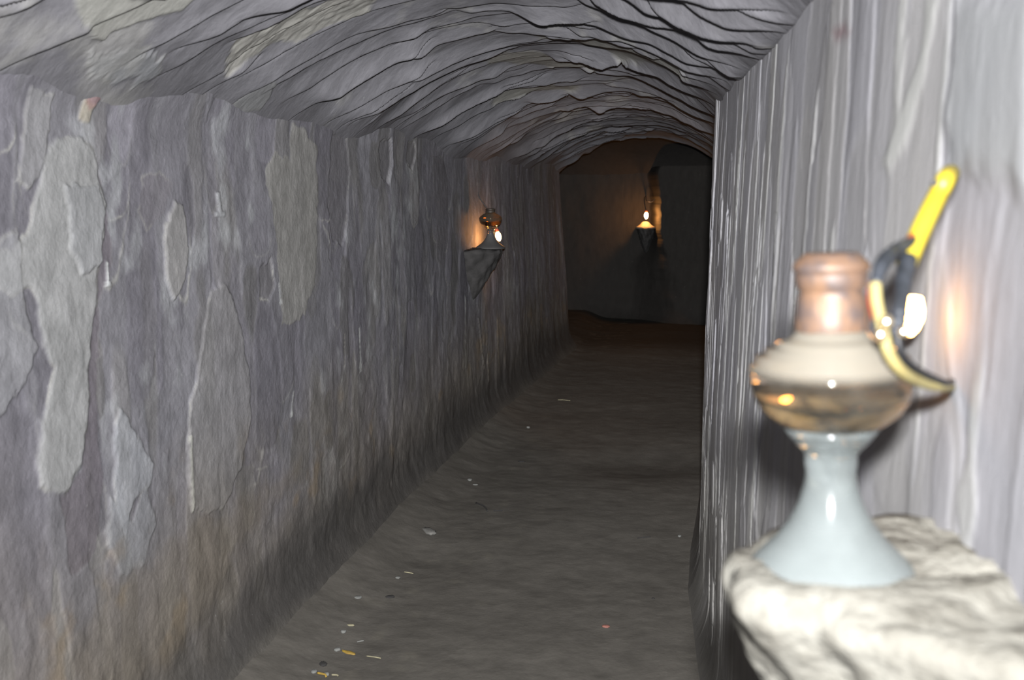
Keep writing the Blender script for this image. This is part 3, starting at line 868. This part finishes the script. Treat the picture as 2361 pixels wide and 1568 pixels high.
def stick(name, a, b, r, mat, label, cat, mid=.004):
    A = at_z(*a); B = at_z(*b)
    A[2] = floor_z(A[0], A[1])+r*.8; B[2] = floor_z(B[0], B[1])+r*.8
    Mi = (A+B)/2; Mi[2] = floor_z(Mi[0], Mi[1])+r*.8+mid*.3; Mi[0] += mid
    return tag(tube(name, [tuple(A), tuple(Mi), tuple(B)], r, mat, seg=8, n=6), label, cat)
stone = simple('grey_stone', (.24, .23, .21), .9, var=.25)
pale = simple('pale_pebble', (.29, .29, .27), .9, var=.25)
dark = simple('dark_scrap', (.035, .032, .03), .9, var=.2)
straw = simple('dry_straw', (.42, .38, .24), .8, var=.3)
leafm = simple('yellow_leaf', (.55, .36, .05), .7, c2=(.35, .22, .05))
redm = simple('red_chip', (.42, .17, .13), .8, var=.2)
flat_blob('stone', 989, 1228, .024, .050, .014, .75, stone, 'flat grey stone lying on the floor near the left wall', 'stone', 1, .9)
flat_blob('pebble', 1083, 1110, .012, .016, .010, .2, pale, 'larger of two pale pebbles side by side on the floor, beyond the flat grey stone', 'pebble', 2)
flat_blob('pebble', 1096, 1118, .014, .008, .006, .1, pale, 'thin pale pebble on the floor, just right of the round pale one', 'pebble', 3)
flat_blob('pebble', 1218, 985, .012, .014, .012, 0, pale, 'small pale pebble farthest down the floor', 'pebble', 4)
flat_blob('pebble', 1567, 1234, .008, .012, .007, 0, pale, 'small pale pebble on the floor near the foot of the right wall', 'pebble', 5)
flat_blob('pebble', 792, 1458, .010, .011, .008, .6, pale, 'tiny pale pebble on the floor, beyond the left end of the yellow leaf', 'pebble', 6)
flat_blob('pebble', 808, 1443, .014, .007, .006, .2, straw, 'straw-coloured chip on the floor above the yellow leaf', 'chip', 7)
flat_blob('pebble', 724, 1547, .010, .011, .008, .2, pale, 'tiny pale pebble at the bottom edge, left of the curled straw', 'pebble', 8)
flat_blob('pebble', 753, 1549, .010, .010, .008, .9, pale, 'tiny pale pebble at the bottom edge, right of the curled straw', 'pebble', 9)
flat_blob('pebble', 778, 1494, .013, .010, .008, .9, pale, 'tiny pale crumb touching the left end of the yellow leaf', 'pebble', 10)
flat_blob('leaf', 803, 1497, .030, .009, .006, -.35, leafm, 'yellow dry leaf on the floor near the bottom left', 'leaf', 11)
flat_blob('chip', 1397, 1442, .014, .011, .006, .1, redm, 'small red chip on the bare floor at the bottom centre', 'chip', 12)
flat_blob('scrap', 1203, 1062, .020, .010, .006, 0, dark, 'small black scrap in the middle of the floor', 'scrap', 13)
flat_blob('scrap', 899, 1372, .018, .012, .006, .3, dark, 'small dark scrap on the floor between the flat stone and the yellow leaf', 'scrap', 14)
flat_blob('crumb', 745, 1528, .012, .016, .008, .4, dark, 'dark crumb on the floor just above the curled straw', 'crumb', 15)
flat_blob('crumb', 1506, 1378, .006, .006, .004, .4, dark, 'tiny dark crumb on the floor toward the right wall', 'crumb', 16)
flat_blob('crumb', 917, 1329, .010, .010, .006, .4, pale, 'whitish crumb on the floor nearer than the flat stone', 'crumb', 17)
flat_blob('crumb', 826, 1385, .016, .012, .006, .4, pale, 'whitish crumb on the floor left of the small dark scrap', 'crumb', 18)
stick('straw', (845, 1506), (878, 1512), .0022, straw, 'straight straw on the floor, right of the yellow leaf', 'straw')
stick('straw', (732, 1549), (752, 1556), .0035, leafm, 'curled yellow straw at the bottom edge of the floor', 'straw', .01)
stick('straw', (765, 1550), (780, 1553), .0028, straw, 'short pale straw at the bottom edge, rightmost of the bits by the wall', 'straw', .006)
stick('straw', (1286, 920), (1315, 922), .0030, straw, 'thin straw lying across the floor far down the tunnel', 'straw')
stick('straw', (932, 1314), (953, 1315), .0022, straw, 'short straw lying across the floor nearer than the flat stone', 'straw')
stick('straw', (823, 1474), (838, 1471), .0022, pale, 'short white straw on the floor just above the yellow leaf', 'straw')
stick('twig', (1098, 1158), (1124, 1178), .0035, dark, 'dark bent twig on the floor beyond the flat grey stone', 'twig', .012)
stick('twig', (1138, 1177), (1158, 1176), .0028, dark, 'short dark twig on the floor, right of the bent one', 'twig')
stick('twig', (1470, 1238), (1500, 1236), .0024, dark, 'short dark twig on the right half of the floor', 'twig')

GROUPS = {'pebble': 'pale pebbles on the floor', 'straw': 'bits of straw on the floor', 'twig': 'dark twigs on the floor',
          'crumb': 'crumbs on the floor', 'scrap': 'dark scraps on the floor', 'wall_bracket': 'plaster lamp brackets on the walls',
          'oil_lamp': 'glass oil lamps on the brackets', 'wired_bulb': 'glowing bulbs hung beside the brackets'}
for o in S.objects:
    k = o.name.split('.')[0]
    if o.parent is None and k in GROUPS: o['group'] = GROUPS[k]
